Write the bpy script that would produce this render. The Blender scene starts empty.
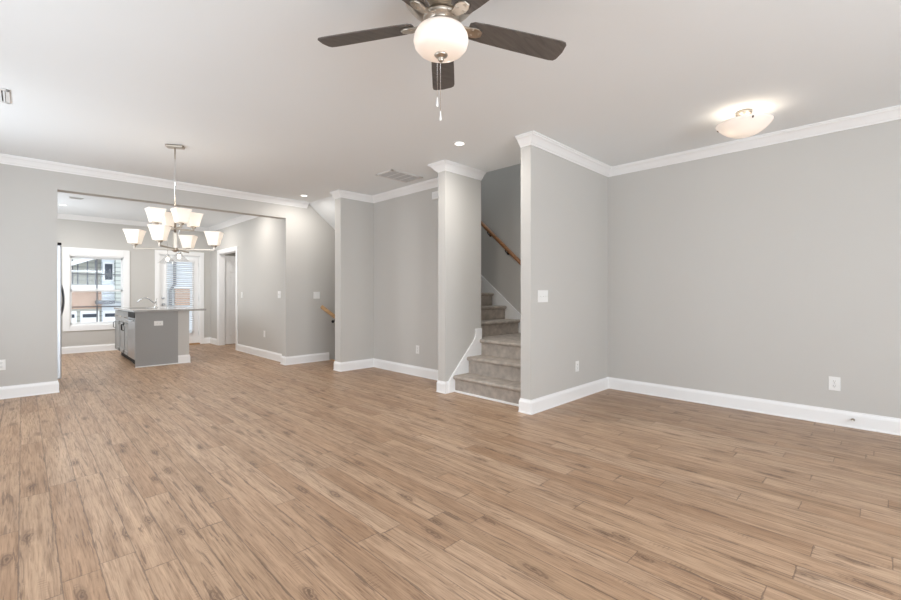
import bpy, bmesh, math, random
from mathutils import Vector, Matrix
random.seed(4)
S = bpy.context.scene
COL = S.collection
PI = math.pi
R = math.radians

# ------------------------------------------------------------------ camera
cam = bpy.data.cameras.new('camera')
camo = bpy.data.objects.new('camera', cam)
COL.objects.link(camo)
YAW = R(45.227)
camo.location = (0, 0, 1.17)
camo.rotation_euler = (R(90), 0, YAW - R(90))
cam.sensor_width = 36
cam.lens = 431.857 / 901 * 36
cam.shift_y = -(300 - 293.46) / 901
cam.clip_start = 0.05
S.camera = camo

# ------------------------------------------------------------------ world, daylight, exposure
w = bpy.data.worlds.new('sky')
S.world = w
w.use_nodes = True
bg = w.node_tree.nodes['Background']
bg.inputs[0].default_value = (0.86, 0.93, 1.0, 1)
bg.inputs[1].default_value = 2.3
S.view_settings.view_transform = 'Standard'
S.view_settings.look = 'None'
S.view_settings.exposure = 0.0
S.view_settings.gamma = 1.0
S.view_settings.use_curve_mapping = False
try:
    S.cycles.max_bounces = 12
    S.cycles.diffuse_bounces = 8
    S.cycles.transparent_max_bounces = 16
    S.cycles.sample_clamp_indirect = 6
    S.cycles.caustics_reflective = False
    S.cycles.caustics_refractive = False
except Exception:
    pass


def area(name, loc, rot, sx, sy, power, col=(1, 1, 1)):
    l = bpy.data.lights.new(name, 'AREA')
    l.shape = 'RECTANGLE'
    l.size, l.size_y, l.energy, l.color = sx, sy, power, col
    o = bpy.data.objects.new(name, l)
    COL.objects.link(o)
    o.location, o.rotation_euler = loc, rot
    return o


def point(name, loc, power, col=(1, .85, .68), rad=.03):
    l = bpy.data.lights.new(name, 'POINT')
    l.energy, l.color, l.shadow_soft_size = power, col, rad
    o = bpy.data.objects.new(name, l)
    COL.objects.link(o)
    o.location = loc
    return o


def spot(name, loc, power, col=(1, .95, .88), rad=.06):
    """a flat round lamp facing down, the size of a recessed light's lens"""
    l = bpy.data.lights.new(name, 'AREA')
    l.shape = 'DISK'
    l.size, l.energy, l.color = rad * 2, power, col
    o = bpy.data.objects.new(name, l)
    COL.objects.link(o)
    o.location = loc
    return o


DAY = (0.87, 0.94, 1.0)
# daylight entering by the big front windows behind the camera
area('front_daylight', (0.10, -2.73, 1.45), (R(90), 0, 0), 1.7, 1.7, 92, DAY)
area('front_daylight', (2.20, -2.73, 1.45), (R(90), 0, 0), 1.7, 1.7, 72, DAY)
# area lamps in three made-up side windows, added to spread the light
area('side_fill_near', (-0.93, -.9, 1.45), (R(90), 0, R(-90)), 1.7, 1.7, 4, DAY)
area('side_fill_mid', (-0.93, 2.7, 1.45), (R(90), 0, R(-90)), 1.7, 1.7, 20, DAY)
area('side_fill_far', (-0.93, 5.2, 1.45), (R(90), 0, R(-90)), 1.7, 1.7, 26, DAY)
# area lamp in an unseen, made-up kitchen window, added to brighten the kitchen
area('kitchen_side_fill', (-0.40, 9.6, 1.6), (R(90), 0, R(-90)), 1.5, 1.3, 25, DAY)
# area lamp added under the closed stairwell roof, which has no window
area('stairwell_fill', (4.7, 4.3, 5.1), (0, 0, 0), .8, 1.6, 20, DAY)

# ------------------------------------------------------------------ materials
MATS = {}


def nodes(name):
    m = bpy.data.materials.new(name)
    m.use_nodes = True
    nt = m.node_tree
    b = nt.nodes['Principled BSDF']
    MATS[name] = m
    return m, nt, b


def N(nt, t, **k):
    n = nt.nodes.new(t)
    for a, v in k.items():
        setattr(n, a, v)
    return n


def mat(name, col, rough=.5, metal=0, var=.04, scale=8, bump=0, bscale=60, spec=.5):
    m, nt, b = nodes(name)
    tc = N(nt, 'ShaderNodeTexCoord')
    nz = N(nt, 'ShaderNodeTexNoise')
    nz.inputs['Scale'].default_value = scale
    nz.inputs['Detail'].default_value = 4
    nt.links.new(tc.outputs['Object'], nz.inputs['Vector'])
    mx = N(nt, 'ShaderNodeMix', data_type='RGBA')
    c = Vector(col)
    mx.inputs[6].default_value = (*(c * (1 - var)), 1)
    mx.inputs[7].default_value = (*[min(1, x * (1 + var)) for x in c], 1)
    nt.links.new(nz.outputs['Fac'], mx.inputs[0])
    nt.links.new(mx.outputs[2], b.inputs['Base Color'])
    b.inputs['Roughness'].default_value = rough
    b.inputs['Metallic'].default_value = metal
    b.inputs['Specular IOR Level'].default_value = spec
    if bump:
        n2 = N(nt, 'ShaderNodeTexNoise')
        n2.inputs['Scale'].default_value = bscale
        n2.inputs['Detail'].default_value = 3
        nt.links.new(tc.outputs['Object'], n2.inputs['Vector'])
        bp = N(nt, 'ShaderNodeBump')
        bp.inputs['Strength'].default_value = bump
        bp.inputs['Distance'].default_value = .01
        nt.links.new(n2.outputs['Fac'], bp.inputs['Height'])
        nt.links.new(bp.outputs[0], b.inputs['Normal'])
    return m


def floor_mat():
    m, nt, b = nodes('oak_planks')
    L = nt.links.new

    def math_(op, a, bb=None, c=None):
        n = N(nt, 'ShaderNodeMath', operation=op)
        for i, v in enumerate((a, bb, c)):
            if v is None:
                continue
            if isinstance(v, (int, float)):
                n.inputs[i].default_value = v
            else:
                L(v, n.inputs[i])
        return n.outputs[0]

    def comb(x, y, z=0):
        n = N(nt, 'ShaderNodeCombineXYZ')
        for i, v in enumerate((x, y, z)):
            if isinstance(v, (int, float)):
                n.inputs[i].default_value = v
            else:
                L(v, n.inputs[i])
        return n.outputs[0]

    def noise(vec, scale, detail, rough=.55, dist=0):
        n = N(nt, 'ShaderNodeTexNoise')
        L(vec, n.inputs['Vector'])
        n.inputs['Scale'].default_value = scale
        n.inputs['Detail'].default_value = detail
        n.inputs['Roughness'].default_value = rough
        n.inputs['Distortion'].default_value = dist
        return n.outputs['Fac']

    def ramp(fac, stops):
        n = N(nt, 'ShaderNodeValToRGB')
        e = n.color_ramp.elements
        e[0].position, e[0].color = stops[0][0], (*stops[0][1], 1)
        e[1].position, e[1].color = stops[-1][0], (*stops[-1][1], 1)
        for p, c in stops[1:-1]:
            q = e.new(p)
            q.color = (*c, 1)
        L(fac, n.inputs[0])
        return n.outputs[0]

    def mixc(fac, a, bb, blend='MIX'):
        n = N(nt, 'ShaderNodeMix', data_type='RGBA', blend_type=blend)
        if isinstance(fac, (int, float)):
            n.inputs[0].default_value = fac
        else:
            L(fac, n.inputs[0])
        for i, v in ((6, a), (7, bb)):
            if isinstance(v, tuple):
                n.inputs[i].default_value = (*v, 1)
            else:
                L(v, n.inputs[i])
        return n.outputs[2]

    tc = N(nt, 'ShaderNodeTexCoord')
    sp = N(nt, 'ShaderNodeSeparateXYZ')
    L(tc.outputs['Object'], sp.inputs[0])
    X, Y = sp.outputs[0], sp.outputs[1]
    PW, PL = .125, 1.22
    xs = math_('DIVIDE', math_('SUBTRACT', X, .114), PW)
    row = math_('FLOOR', xs)
    u = math_('FRACT', xs)
    wn = N(nt, 'ShaderNodeTexWhiteNoise', noise_dimensions='1D')
    L(row, wn.inputs['W'])
    ys = math_('ADD', math_('DIVIDE', Y, PL), math_('MULTIPLY', wn.outputs['Value'], 7.0))
    idx = math_('FLOOR', ys)
    v = math_('FRACT', ys)
    wn2 = N(nt, 'ShaderNodeTexWhiteNoise', noise_dimensions='2D')
    L(comb(row, idx), wn2.inputs['Vector'])
    rnd = wn2.outputs['Value']
    # coordinates that jump from plank to plank
    px = math_('ADD', X, math_('MULTIPLY', rnd, 37.0))
    py = math_('ADD', Y, math_('MULTIPLY', rnd, 91.0))
    fine = noise(comb(math_('MULTIPLY', px, 62.0), math_('MULTIPLY', py, 2.4), rnd), 2.2, 7, .66, .5)
    broad = noise(comb(math_('MULTIPLY', px, 13.0), math_('MULTIPLY', py, .75), rnd), 1.5, 4, .55, 1.0)
    streak = noise(comb(math_('MULTIPLY', px, 30.0), math_('MULTIPLY', py, 1.3), rnd), 1.5, 5, .58, 1.4)
    tone = ramp(rnd, [(0, (.38, .236, .143)), (.3, (.44, .288, .184)), (.6, (.465, .314, .207)), (.82, (.40, .258, .16)), (1, (.50, .35, .24))])
    g = ramp(fine, [(.33, (.60, .55, .51)), (.5, (1, 1, 1)), (.70, (1.18, 1.19, 1.20))])
    c = mixc(.95, tone, g, 'MULTIPLY')
    bt = ramp(broad, [(.30, (.70, .65, .61)), (.52, (1, 1, 1)), (.75, (1.22, 1.24, 1.26))])
    c = mixc(.85, c, bt, 'MULTIPLY')
    sk = ramp(streak, [(.585, (0, 0, 0)), (.635, (1, 1, 1))])
    c = mixc(math_('MULTIPLY', sk, .72), c, (.16, .095, .06))
    # knots
    vo = N(nt, 'ShaderNodeTexVoronoi', feature='F1', voronoi_dimensions='2D')
    vo.inputs['Scale'].default_value = 1.0
    wob = noise(comb(math_('MULTIPLY', px, 3.0), math_('MULTIPLY', py, 3.0)), 6, 3)
    L(comb(math_('ADD', math_('MULTIPLY', px, 6.5), math_('MULTIPLY', wob, .22)), math_('ADD', math_('MULTIPLY', py, 2.0), math_('MULTIPLY', wob, .25))), vo.inputs['Vector'])
    vo.inputs['Randomness'].default_value = 1
    kn = ramp(vo.outputs['Distance'], [(.05, (1, 1, 1)), (.20, (0, 0, 0))])
    wn3 = N(nt, 'ShaderNodeTexWhiteNoise', noise_dimensions='3D')
    L(vo.outputs['Color'], wn3.inputs['Vector'])
    pick = math_('GREATER_THAN', wn3.outputs['Value'], .58)
    ring = math_('SINE', math_('MULTIPLY', vo.outputs['Distance'], 85.0))
    kf = math_('MULTIPLY', math_('MULTIPLY', kn, pick), math_('ADD', .62, math_('MULTIPLY', ring, .25)))
    c = mixc(kf, c, (.10, .05, .028))
    # saw marks across a few planks
    saw = math_('SINE', math_('ADD', math_('MULTIPLY', Y, 330.0), math_('MULTIPLY', X, 40.0)))
    patch = ramp(noise(comb(math_('MULTIPLY', px, 8.0), math_('MULTIPLY', py, 2.2), rnd), 2.0, 2), [(.64, (0, 0, 0)), (.72, (1, 1, 1))])
    c = mixc(math_('MULTIPLY', math_('MULTIPLY', math_('GREATER_THAN', saw, .35), patch), .38), c, (.16, .09, .055))
    # seams
    eu = math_('MINIMUM', u, math_('SUBTRACT', 1.0, u))
    ev = math_('MULTIPLY', math_('MINIMUM', v, math_('SUBTRACT', 1.0, v)), PL / PW)
    e = math_('MINIMUM', eu, ev)
    e = math_('SUBTRACT', e, math_('MULTIPLY', math_('MAXIMUM', math_('SUBTRACT', noise(comb(math_('MULTIPLY', X, 9.0), math_('MULTIPLY', Y, 5.0), rnd), 1.6, 4), .52), 0.0), .26))
    seam = ramp(e, [(.008, (1, 1, 1)), (.024, (0, 0, 0))])
    c = mixc(math_('MULTIPLY', seam, .6), c, (.10, .06, .04))
    L(c, b.inputs['Base Color'])
    rr = ramp(fine, [(.3, (.46, .46, .46)), (.7, (.36, .36, .36))])
    L(rr, b.inputs['Roughness'])
    b.inputs['Specular IOR Level'].default_value = .45
    bp = N(nt, 'ShaderNodeBump')
    bp.inputs['Strength'].default_value = .25
    bp.inputs['Distance'].default_value = .002
    h = math_('SUBTRACT', fine, math_('MULTIPLY', seam, 1.2))
    L(h, bp.inputs['Height'])
    L(bp.outputs[0], b.inputs['Normal'])
    return m


def wood_mat(name, a, c, axis=0, sc=1.0, rough=.4):
    m, nt, b = nodes(name)
    tc = N(nt, 'ShaderNodeTexCoord')
    mp = N(nt, 'ShaderNodeMapping')
    s = [18 * sc] * 3
    s[axis] = 1.2 * sc
    mp.inputs['Scale'].default_value = s
    nz = N(nt, 'ShaderNodeTexNoise')
    nz.inputs['Scale'].default_value = 3
    nz.inputs['Detail'].default_value = 5
    nz.inputs['Distortion'].default_value = .8
    nt.links.new(tc.outputs['Object'], mp.inputs[0])
    nt.links.new(mp.outputs[0], nz.inputs['Vector'])
    cr = N(nt, 'ShaderNodeValToRGB')
    cr.color_ramp.elements[0].position = .3
    cr.color_ramp.elements[0].color = (*a, 1)
    cr.color_ramp.elements[1].position = .7
    cr.color_ramp.elements[1].color = (*c, 1)
    nt.links.new(nz.outputs['Fac'], cr.inputs[0])
    nt.links.new(cr.outputs[0], b.inputs['Base Color'])
    b.inputs['Roughness'].default_value = rough
    return m


def glow_mat(name, col, emit, trans=.6, ecol=(1, .86, .72)):
    m, nt, b = nodes(name)
    out = nt.nodes['Material Output']
    b.inputs['Base Color'].default_value = (*col, 1)
    b.inputs['Roughness'].default_value = .35
    b.inputs['Emission Color'].default_value = (*ecol, 1)
    tc = N(nt, 'ShaderNodeTexCoord')
    nz = N(nt, 'ShaderNodeTexNoise')
    nz.inputs['Scale'].default_value = 9
    nt.links.new(tc.outputs['Object'], nz.inputs['Vector'])
    mr = N(nt, 'ShaderNodeMapRange')
    mr.inputs[3].default_value = emit * .92
    mr.inputs[4].default_value = emit * 1.08
    nt.links.new(nz.outputs['Fac'], mr.inputs[0])
    nt.links.new(mr.outputs[0], b.inputs['Emission Strength'])
    if trans:
        t = N(nt, 'ShaderNodeBsdfTranslucent')
        t.inputs[0].default_value = (*col, 1)
        mx = N(nt, 'ShaderNodeMixShader')
        mx.inputs[0].default_value = trans
        nt.links.new(b.outputs[0], mx.inputs[1])
        nt.links.new(t.outputs[0], mx.inputs[2])
        nt.links.new(mx.outputs[0], out.inputs[0])
    return m


def glass_mat(name, refl=.07, tint=(1, 1, 1), dif=0.0):
    m, nt, b = nodes(name)
    out = nt.nodes['Material Output']
    nt.nodes.remove(b)
    t = N(nt, 'ShaderNodeBsdfTransparent')
    t.inputs[0].default_value = (*tint, 1)
    g = N(nt, 'ShaderNodeBsdfGlossy')
    g.inputs['Roughness'].default_value = .03
    lw = N(nt, 'ShaderNodeLayerWeight')
    lw.inputs[0].default_value = .25
    mr = N(nt, 'ShaderNodeMapRange')
    mr.inputs[3].default_value = refl
    mr.inputs[4].default_value = .35
    nt.links.new(lw.outputs['Facing'], mr.inputs[0])
    mx = N(nt, 'ShaderNodeMixShader')
    nt.links.new(mr.outputs[0], mx.inputs[0])
    nt.links.new(t.outputs[0], mx.inputs[1])
    nt.links.new(g.outputs[0], mx.inputs[2])
    nt.links.new(mx.outputs[0], out.inputs[0])
    return m


def brick_mat(name, a, c, mortar, sx=4.4, bw=.5, rh=.25):
    m, nt, b = nodes(name)
    tc = N(nt, 'ShaderNodeTexCoord')
    sp = N(nt, 'ShaderNodeSeparateXYZ')
    cb = N(nt, 'ShaderNodeCombineXYZ')
    nt.links.new(tc.outputs['Object'], sp.inputs[0])
    nt.links.new(sp.outputs[0], cb.inputs[0])
    nt.links.new(sp.outputs[2], cb.inputs[1])
    br = N(nt, 'ShaderNodeTexBrick')
    br.inputs['Color1'].default_value = (*a, 1)
    br.inputs['Color2'].default_value = (*c, 1)
    br.inputs['Mortar'].default_value = (*mortar, 1)
    br.inputs['Scale'].default_value = sx
    br.inputs['Brick Width'].default_value = bw
    br.inputs['Row Height'].default_value = rh
    nt.links.new(cb.outputs[0], br.inputs['Vector'])
    nt.links.new(br.outputs[0], b.inputs['Base Color'])
    b.inputs['Roughness'].default_value = .9
    return m


M = dict(
    wall=mat('wall_paint', (.565, .553, .53), .75, var=.012, scale=2, bump=.03, bscale=220),
    ceil=mat('ceiling_paint', (.845, .875, .895), .9, var=.01, scale=2, bump=.03, bscale=220),
    trim=mat('trim_enamel', (.90, .905, .91), .35, var=.01, scale=4),
    floor=floor_mat(),
    carpet=mat('stair_carpet', (.50, .445, .395), 1.0, var=.42, scale=14, bump=.9, bscale=260, spec=.1),
    oak=wood_mat('oak_stain_y', (.27, .115, .045), (.44, .21, .09), 1),
    oakx=wood_mat('oak_stain_x', (.34, .19, .075), (.55, .33, .15), 0),
    nickel=mat('brushed_nickel', (.50, .45, .39), .32, 1, var=.05, scale=30),
    chrome=mat('polished_chrome', (.80, .80, .80), .12, 1, var=.02),
    blade=wood_mat('blade_veneer', (.085, .075, .068), (.135, .118, .105), 0, 1.0, .45),
    steel=mat('stainless_steel', (.52, .54, .57), .34, 1, var=.04, scale=20),
    black=mat('black_plastic', (.018, .018, .02), .55, var=.1, spec=.2),
    grey=mat('grey_cabinet_paint', (.33, .33, .325), .45, var=.02, scale=3),
    granite=mat('speckled_granite', (.42, .41, .40), .12, var=.75, scale=180),
    plate=mat('white_plastic', (.85, .85, .84), .35, var=.01),
    shadow=mat('dark_slot', (.05, .05, .05), .6, var=.1),
    grille=mat('grey_filter_cloth', (.52, .52, .52), .8, var=.1, scale=40),
    vent=mat('white_vent_enamel', (.74, .74, .73), .45, var=.01),
    muntin=mat('dark_muntin', (.16, .17, .19), .5, var=.05),
    pale=mat('vinyl_white', (.80, .81, .82), .4, var=.01),
    shade=glow_mat('frosted_shade_glass', (.90, .87, .82), .16, .16),
    globe=glow_mat('opal_globe_glass', (.88, .84, .80), .12, .065, (1, .84, .74)),
    bowl=glow_mat('alabaster_bowl_glass', (.90, .86, .82), .18, .22, (1, .87, .78)),
    lens=glow_mat('led_lens', (.95, .95, .95), 3.0, 0, (1, .97, .92)),
    bulb=glow_mat('lit_bulb', (.95, .95, .95), 2.5, 0, (1, .92, .80)),
    glass=glass_mat('clear_glass', .006),
    pend=glass_mat('pendant_glass', .16, (.95, .95, .95)),
    screw=mat('dark_screw', (.12, .10, .09), .4, .8),
    siding=brick_mat('cream_lap_siding', (.60, .60, .54), (.62, .61, .56), (.42, .42, .38), 1, 60, .16),
    bluesiding=brick_mat('pale_blue_lap_siding', (.66, .70, .74), (.69, .73, .77), (.48, .52, .56), 1, 60, .16),
    brick=brick_mat('tan_brick', (.42, .25, .17), (.50, .33, .24), (.55, .50, .45), 4.4),
    greysiding=brick_mat('grey_green_siding', (.50, .53, .50), (.54, .56, .53), (.3, .32, .3), 1, 60, .16),
    roofing=mat('shingle_roof', (.20, .20, .21), .9, var=.3, scale=12),
    dglass=mat('dark_house_glass', (.06, .07, .09), .1, var=.1),
    ground=mat('pale_concrete', (.42, .41, .39), .9, var=.1, scale=1),
)


# ------------------------------------------------------------------ mesh helpers
class MB:
    def __init__(s):
        s.bm = bmesh.new()
        s.bevs = []

    def box(s, x0, x1, y0, y1, z0, z1, bev=0, mtx=None):
        r = bmesh.ops.create_cube(s.bm, size=1)
        vs = r['verts']
        for v in vs:
            v.co = Vector(((x0 + x1) / 2 + v.co.x * (x1 - x0), (y0 + y1) / 2 + v.co.y * (y1 - y0), (z0 + z1) / 2 + v.co.z * (z1 - z0)))
        if bev:
            es = list({e for v in vs for e in v.link_edges})
            r2 = bmesh.ops.bevel(s.bm, geom=es, offset=bev, segments=2, profile=.6, affect='EDGES')
            vs = list({v for f in r2['faces'] for v in f.verts} | {v for v in vs if v.is_valid})
        if mtx is not None:
            bmesh.ops.transform(s.bm, matrix=mtx, verts=vs)
        return s

    def lathe(s, prof, seg=32, c=(0, 0, 0), mtx=None, cap=False):
        rings = []
        for r, z in prof:
            if r < 1e-5:
                rings.append([s.bm.verts.new((c[0], c[1], c[2] + z))])
            else:
                rings.append([s.bm.verts.new((c[0] + r * math.cos(2 * PI * i / seg), c[1] + r * math.sin(2 * PI * i / seg), c[2] + z)) for i in range(seg)])
        fs = []
        for a, b in zip(rings, rings[1:]):
            for i in range(seg):
                j = (i + 1) % seg
                if len(a) == 1 and len(b) == 1:
                    continue
                if len(a) == 1:
                    fs.append(s.bm.faces.new((a[0], b[j], b[i])))
                elif len(b) == 1:
                    fs.append(s.bm.faces.new((a[i], a[j], b[0])))
                else:
                    fs.append(s.bm.faces.new((a[i], a[j], b[j], b[i])))
        if cap:
            for rg in (rings[0], rings[-1]):
                if len(rg) > 2:
                    fs.append(s.bm.faces.new(rg))
        for f in fs:
            f.smooth = True
        if mtx is not None:
            bmesh.ops.transform(s.bm, matrix=mtx, verts=[v for rg in rings for v in rg])
        return s

    def tube(s, pts, r, seg=12, cap=True):
        pts = [Vector(p) for p in pts]
        rs = r if isinstance(r, (list, tuple)) else [r] * len(pts)
        rings = []
        up = None
        for i, p in enumerate(pts):
            t = (pts[min(i + 1, len(pts) - 1)] - pts[max(i - 1, 0)]).normalized()
            if up is None:
                up = t.orthogonal().normalized()
            up = (up - t * up.dot(t)).normalized()
            q = t.cross(up)
            rings.append([s.bm.verts.new(p + (up * math.cos(2 * PI * k / seg) + q * math.sin(2 * PI * k / seg)) * rs[i]) for k in range(seg)])
        for a, b in zip(rings, rings[1:]):
            for k in range(seg):
                f = s.bm.faces.new((a[k], a[(k + 1) % seg], b[(k + 1) % seg], b[k]))
                f.smooth = True
        if cap:
            s.bm.faces.new(rings[0][::-1])
            s.bm.faces.new(rings[-1])
        return s

    def prism(s, poly, lo, hi, axis='z'):
        """poly: 2D points; extruded along axis between lo and hi"""
        def P(p, h):
            return {'z': (p[0], p[1], h), 'y': (p[0], h, p[1]), 'x': (h, p[0], p[1])}[axis]
        a = [s.bm.verts.new(P(p, lo)) for p in poly]
        b = [s.bm.verts.new(P(p, hi)) for p in poly]
        n = len(poly)
        s.bm.faces.new(a)
        s.bm.faces.new(b[::-1])
        for i in range(n):
            s.bm.faces.new((a[i], b[i], b[(i + 1) % n], a[(i + 1) % n]))
        return s

    def sweep(s, path, prof, z=0, closed=False):
        """prof (off,z) swept along XY path, offset to the LEFT of travel, mitred"""
        n = len(path)
        pts = [Vector(p) for p in path]
        rings = []
        for i in range(n):
            def nrm(a, b):
                d = (b - a).normalized()
                return Vector((-d.y, d.x))
            n1 = nrm(pts[i - 1], pts[i]) if (i > 0 or closed) else None
            n2 = nrm(pts[i], pts[(i + 1) % n]) if (i < n - 1 or closed) else None
            if n1 is None:
                m = n2
            elif n2 is None:
                m = n1
            else:
                m = (n1 + n2)
                m = m / max(.2, (1 + n1.dot(n2)))
            rings.append([s.bm.verts.new((pts[i].x + m.x * o, pts[i].y + m.y * o, z + h)) for o, h in prof])
        k = len(prof)
        pairs = list(zip(rings, rings[1:])) + ([(rings[-1], rings[0])] if closed else [])
        for a, b in pairs:
            for i in range(k):
                j = (i + 1) % k
                s.bm.faces.new((a[i], a[j], b[j], b[i]))
        if not closed:
            s.bm.faces.new(rings[0])
            s.bm.faces.new(rings[-1][::-1])
        return s

    def build(s, name, m, parent=None, loc=None, recalc=True, smooth=False):
        if recalc:
            bmesh.ops.recalc_face_normals(s.bm, faces=s.bm.faces[:])
        if smooth:
            for f in s.bm.faces:
                f.smooth = True
        me = bpy.data.meshes.new(name)
        s.bm.to_mesh(me)
        s.bm.free()
        me.materials.append(M[m])
        o = bpy.data.objects.new(name, me)
        COL.objects.link(o)
        if parent is not None:
            o.parent = parent
        if loc is not None:
            o.location = loc
        return o


def bevel(o, wd=.004, seg=2):
    b = o.modifiers.new('bevel', 'BEVEL')
    b.width, b.segments, b.limit_method, b.angle_limit = wd, seg, 'ANGLE', R(40)
    return o


def tag(o, label, cat, group=None):
    o['label'] = label
    o['category'] = cat
    if group:
        o['group'] = group
    return o


def thing(name, label, cat, loc=(0, 0, 0), rz=0, group=None):
    o = bpy.data.objects.new(name, None)
    o.empty_display_size = .1
    COL.objects.link(o)
    o.location = loc
    o.rotation_euler = (0, 0, rz)
    return tag(o, label, cat, group)


def struct(name, mb, m, parent=None):
    o = mb.build(name, m, parent)
    o['kind'] = 'structure'
    return o


def copy_tree(o, parent=None):
    c = o.copy()
    COL.objects.link(c)
    c.parent = parent
    for ch in list(o.children):
        copy_tree(ch, c)
    return c


# ------------------------------------------------------------------ the setting
C = 2.70                     # ceiling height
XL, YB = -1.0, -2.8          # left and back walls
XR = 5.145                   # right wall
YS0, YS1 = 2.42, 2.54       # stub wall beside the stairs
XE = 3.497                   # end of the stub wall
XC = 3.515                   # end of the column wall
YC0, YC1 = 3.63, 3.75        # column wall
XA = 3.98                   # alcove wall
YE0, YE1 = 5.75, 5.92        # wall between alcove and stairs down
YL0, YL1 = 6.895, 7.05       # wall with the wide opening
XO0, XO1 = .297, 3.056       # the opening
XK = 3.15                    # kitchen right wall
YF = 11.2                    # kitchen far wall
XS = 5.22                    # stairwell far wall
XCE = 4.165                  # ceiling edge over the stairs
KL = -.45                    # kitchen left wall
HALLX = 4.5

fl = MB()
for x0, x1, y0, y1 in ((XL - .1, 3.86, YB - .1, YL1), (3.86, XS + .1, YB - .1, YE1), (KL - .1, HALLX, YL1, YF + .12)):
    fl.box(x0, x1, y0, y1, -.2, 0)
struct('floor', fl, 'floor')

ce = MB()
ce.box(XL - .1, XCE, YB - .1, YF + .15, C, C + .22)
ce.box(XCE, XS + .1, YB - .1, YS1, C, C + .22)
ce.box(XCE, HALLX, YL0, YF + .15, C, C + .22)
struct('ceiling', ce, 'ceil')

struct('wall_right', MB().box(XR, XR + .12, YB - .1, YS1, 0, C), 'wall')
struct('wall_stub', MB().box(XE, XS, YS0, YS1, 0, C), 'wall')
struct('wall_column', MB().box(XC, XCE - .015, YC0, YC1, 0, C), 'wall')
struct('wall_alcove', MB().box(XA, XCE - .015, YC1, YE0, 0, C), 'wall')
struct('wall_stair_end', MB().box(3.39, XS, YE0, YE1, -1.6, C), 'wall')
lw = MB()
lw.box(XL - .1, XO0, YL0, YL1, 0, C)
lw.box(XO1, XS + .1, YL0, YL1, -1.6, C)
lw.box(XO0, XO1, YL0, YL1, 2.40, C)
struct('wall_left', lw, 'wall')
# back wall with two front windows, side wall with unseen openings added for light
bw = MB()
WX = ((-.75, .95), (1.35, 3.05))
bw.box(XL - .1, WX[0][0], YB - .12, YB, 0, C)
bw.box(WX[0][1], WX[1][0], YB - .12, YB, 0, C)
bw.box(WX[1][1], XR + .12, YB - .12, YB, 0, C)
for a, b in WX:
    bw.box(a, b, YB - .12, YB, 0, .6)
    bw.box(a, b, YB - .12, YB, 2.3, C)
struct('wall_back', bw, 'wall')
sw = MB()
SY = ((-1.75, -.05), (1.85, 3.55), (4.35, 6.05))
ys_ = [YB] + [q for w_ in SY for q in w_] + [YL0]
for i in range(0, len(ys_), 2):
    sw.box(XL - .12, XL, ys_[i], ys_[i + 1], 0, C)
for a, b in SY:
    sw.box(XL - .12, XL, a, b, 0, .6)
    sw.box(XL - .12, XL, a, b, 2.3, C)
struct('wall_side', sw, 'wall')
# stairwell going up
su = MB()
su.box(XS, XS + .12, YS1, YE0, 0, 5.2)
struct('wall_stairwell', su, 'wall')
su = MB()
su.box(XCE - .12, XCE, YS1, YE1, C + .22, 5.2)
su.box(XCE, XS, YS1 - .12, YS1, C + .22, 5.2)
su.box(XCE, XS, YE0, YE1, C, 5.2)
struct('wall_upper', su, 'wall')
struct('ceiling_upper', MB().box(XCE - .12, XS + .12, YS1 - .12, YE1, 5.2, 5.3), 'ceil')
# stairs going down: sloped soffit, end wall, low floor
sf = MB()
x0, z0, x1 = 3.44, C, XS + .05
z1 = z0 - (x1 - x0) * .795
sf.prism([(x0, z0), (x1, z1), (x1, z1 + .2), (x0 + .25, z0)], YE1, YL0, 'y')
struct('ceiling_soffit', sf, 'ceil')
struct('wall_stair_far', MB().box(XS, XS + .12, YE0, YL1, -1.6, C), 'wall')
struct('floor_lower', MB().box(3.7, XS + .1, YE1 - .1, YL0 + .1, -1.7, -1.6), 'floor')
struct('wall_below_floor', MB().box(3.70, 3.858, YE1, YL0, -1.6, -.2), 'wall')

# kitchen
kr = MB()
KD0, KD1 = 9.47, 10.58
kr.box(XK, XK + .12, YL1, KD0, 0, C)
kr.box(XK, XK + .12, KD1, YF, 0, C)
kr.box(XK, XK + .12, KD0, KD1, 2.06, C)
struct('wall_kitchen', kr, 'wall')
W0, W1, WZ0, WZ1 = .655, 1.505, .535, 1.925
D0, D1, DZ = 2.135, 2.925, 2.035
kf = MB()
kf.box(KL - .1, W0, YF, YF + .14, 0, C)
kf.box(W1, D0, YF, YF + .14, 0, C)
kf.box(D1, HALLX, YF, YF + .14, 0, C)
kf.box(W0, W1, YF, YF + .14, 0, WZ0)
kf.box(W0, W1, YF, YF + .14, WZ1, C)
kf.box(D0, D1, YF, YF + .14, DZ, C)
struct('wall_far', kf, 'wall')
kl = MB()  # unseen kitchen wall; its window opening is added for light
kl.box(KL - .1, KL, YL1, 8.85, 0, C)
kl.box(KL - .1, KL, 10.35, YF, 0, C)
kl.box(KL - .1, KL, 8.85, 10.35, 0, .95)
kl.box(KL - .1, KL, 8.85, 10.35, 2.25, C)
struct('wall_kitchen_left', kl, 'wall')
struct('wall_hall', MB().box(HALLX - .1, HALLX, YL1, YF, 0, C), 'wall')

# ---- baseboards
BP = [(0, 0), (.018, 0), (.018, .008), (.014, .016), (.014, .105), (.011, .118), (.006, .128), (.005, .138), (0, .138)]


def base(name, *paths):
    mb = MB()
    for p in paths:
        mb.sweep(p, BP)
    return struct(name, mb, 'trim')


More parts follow.
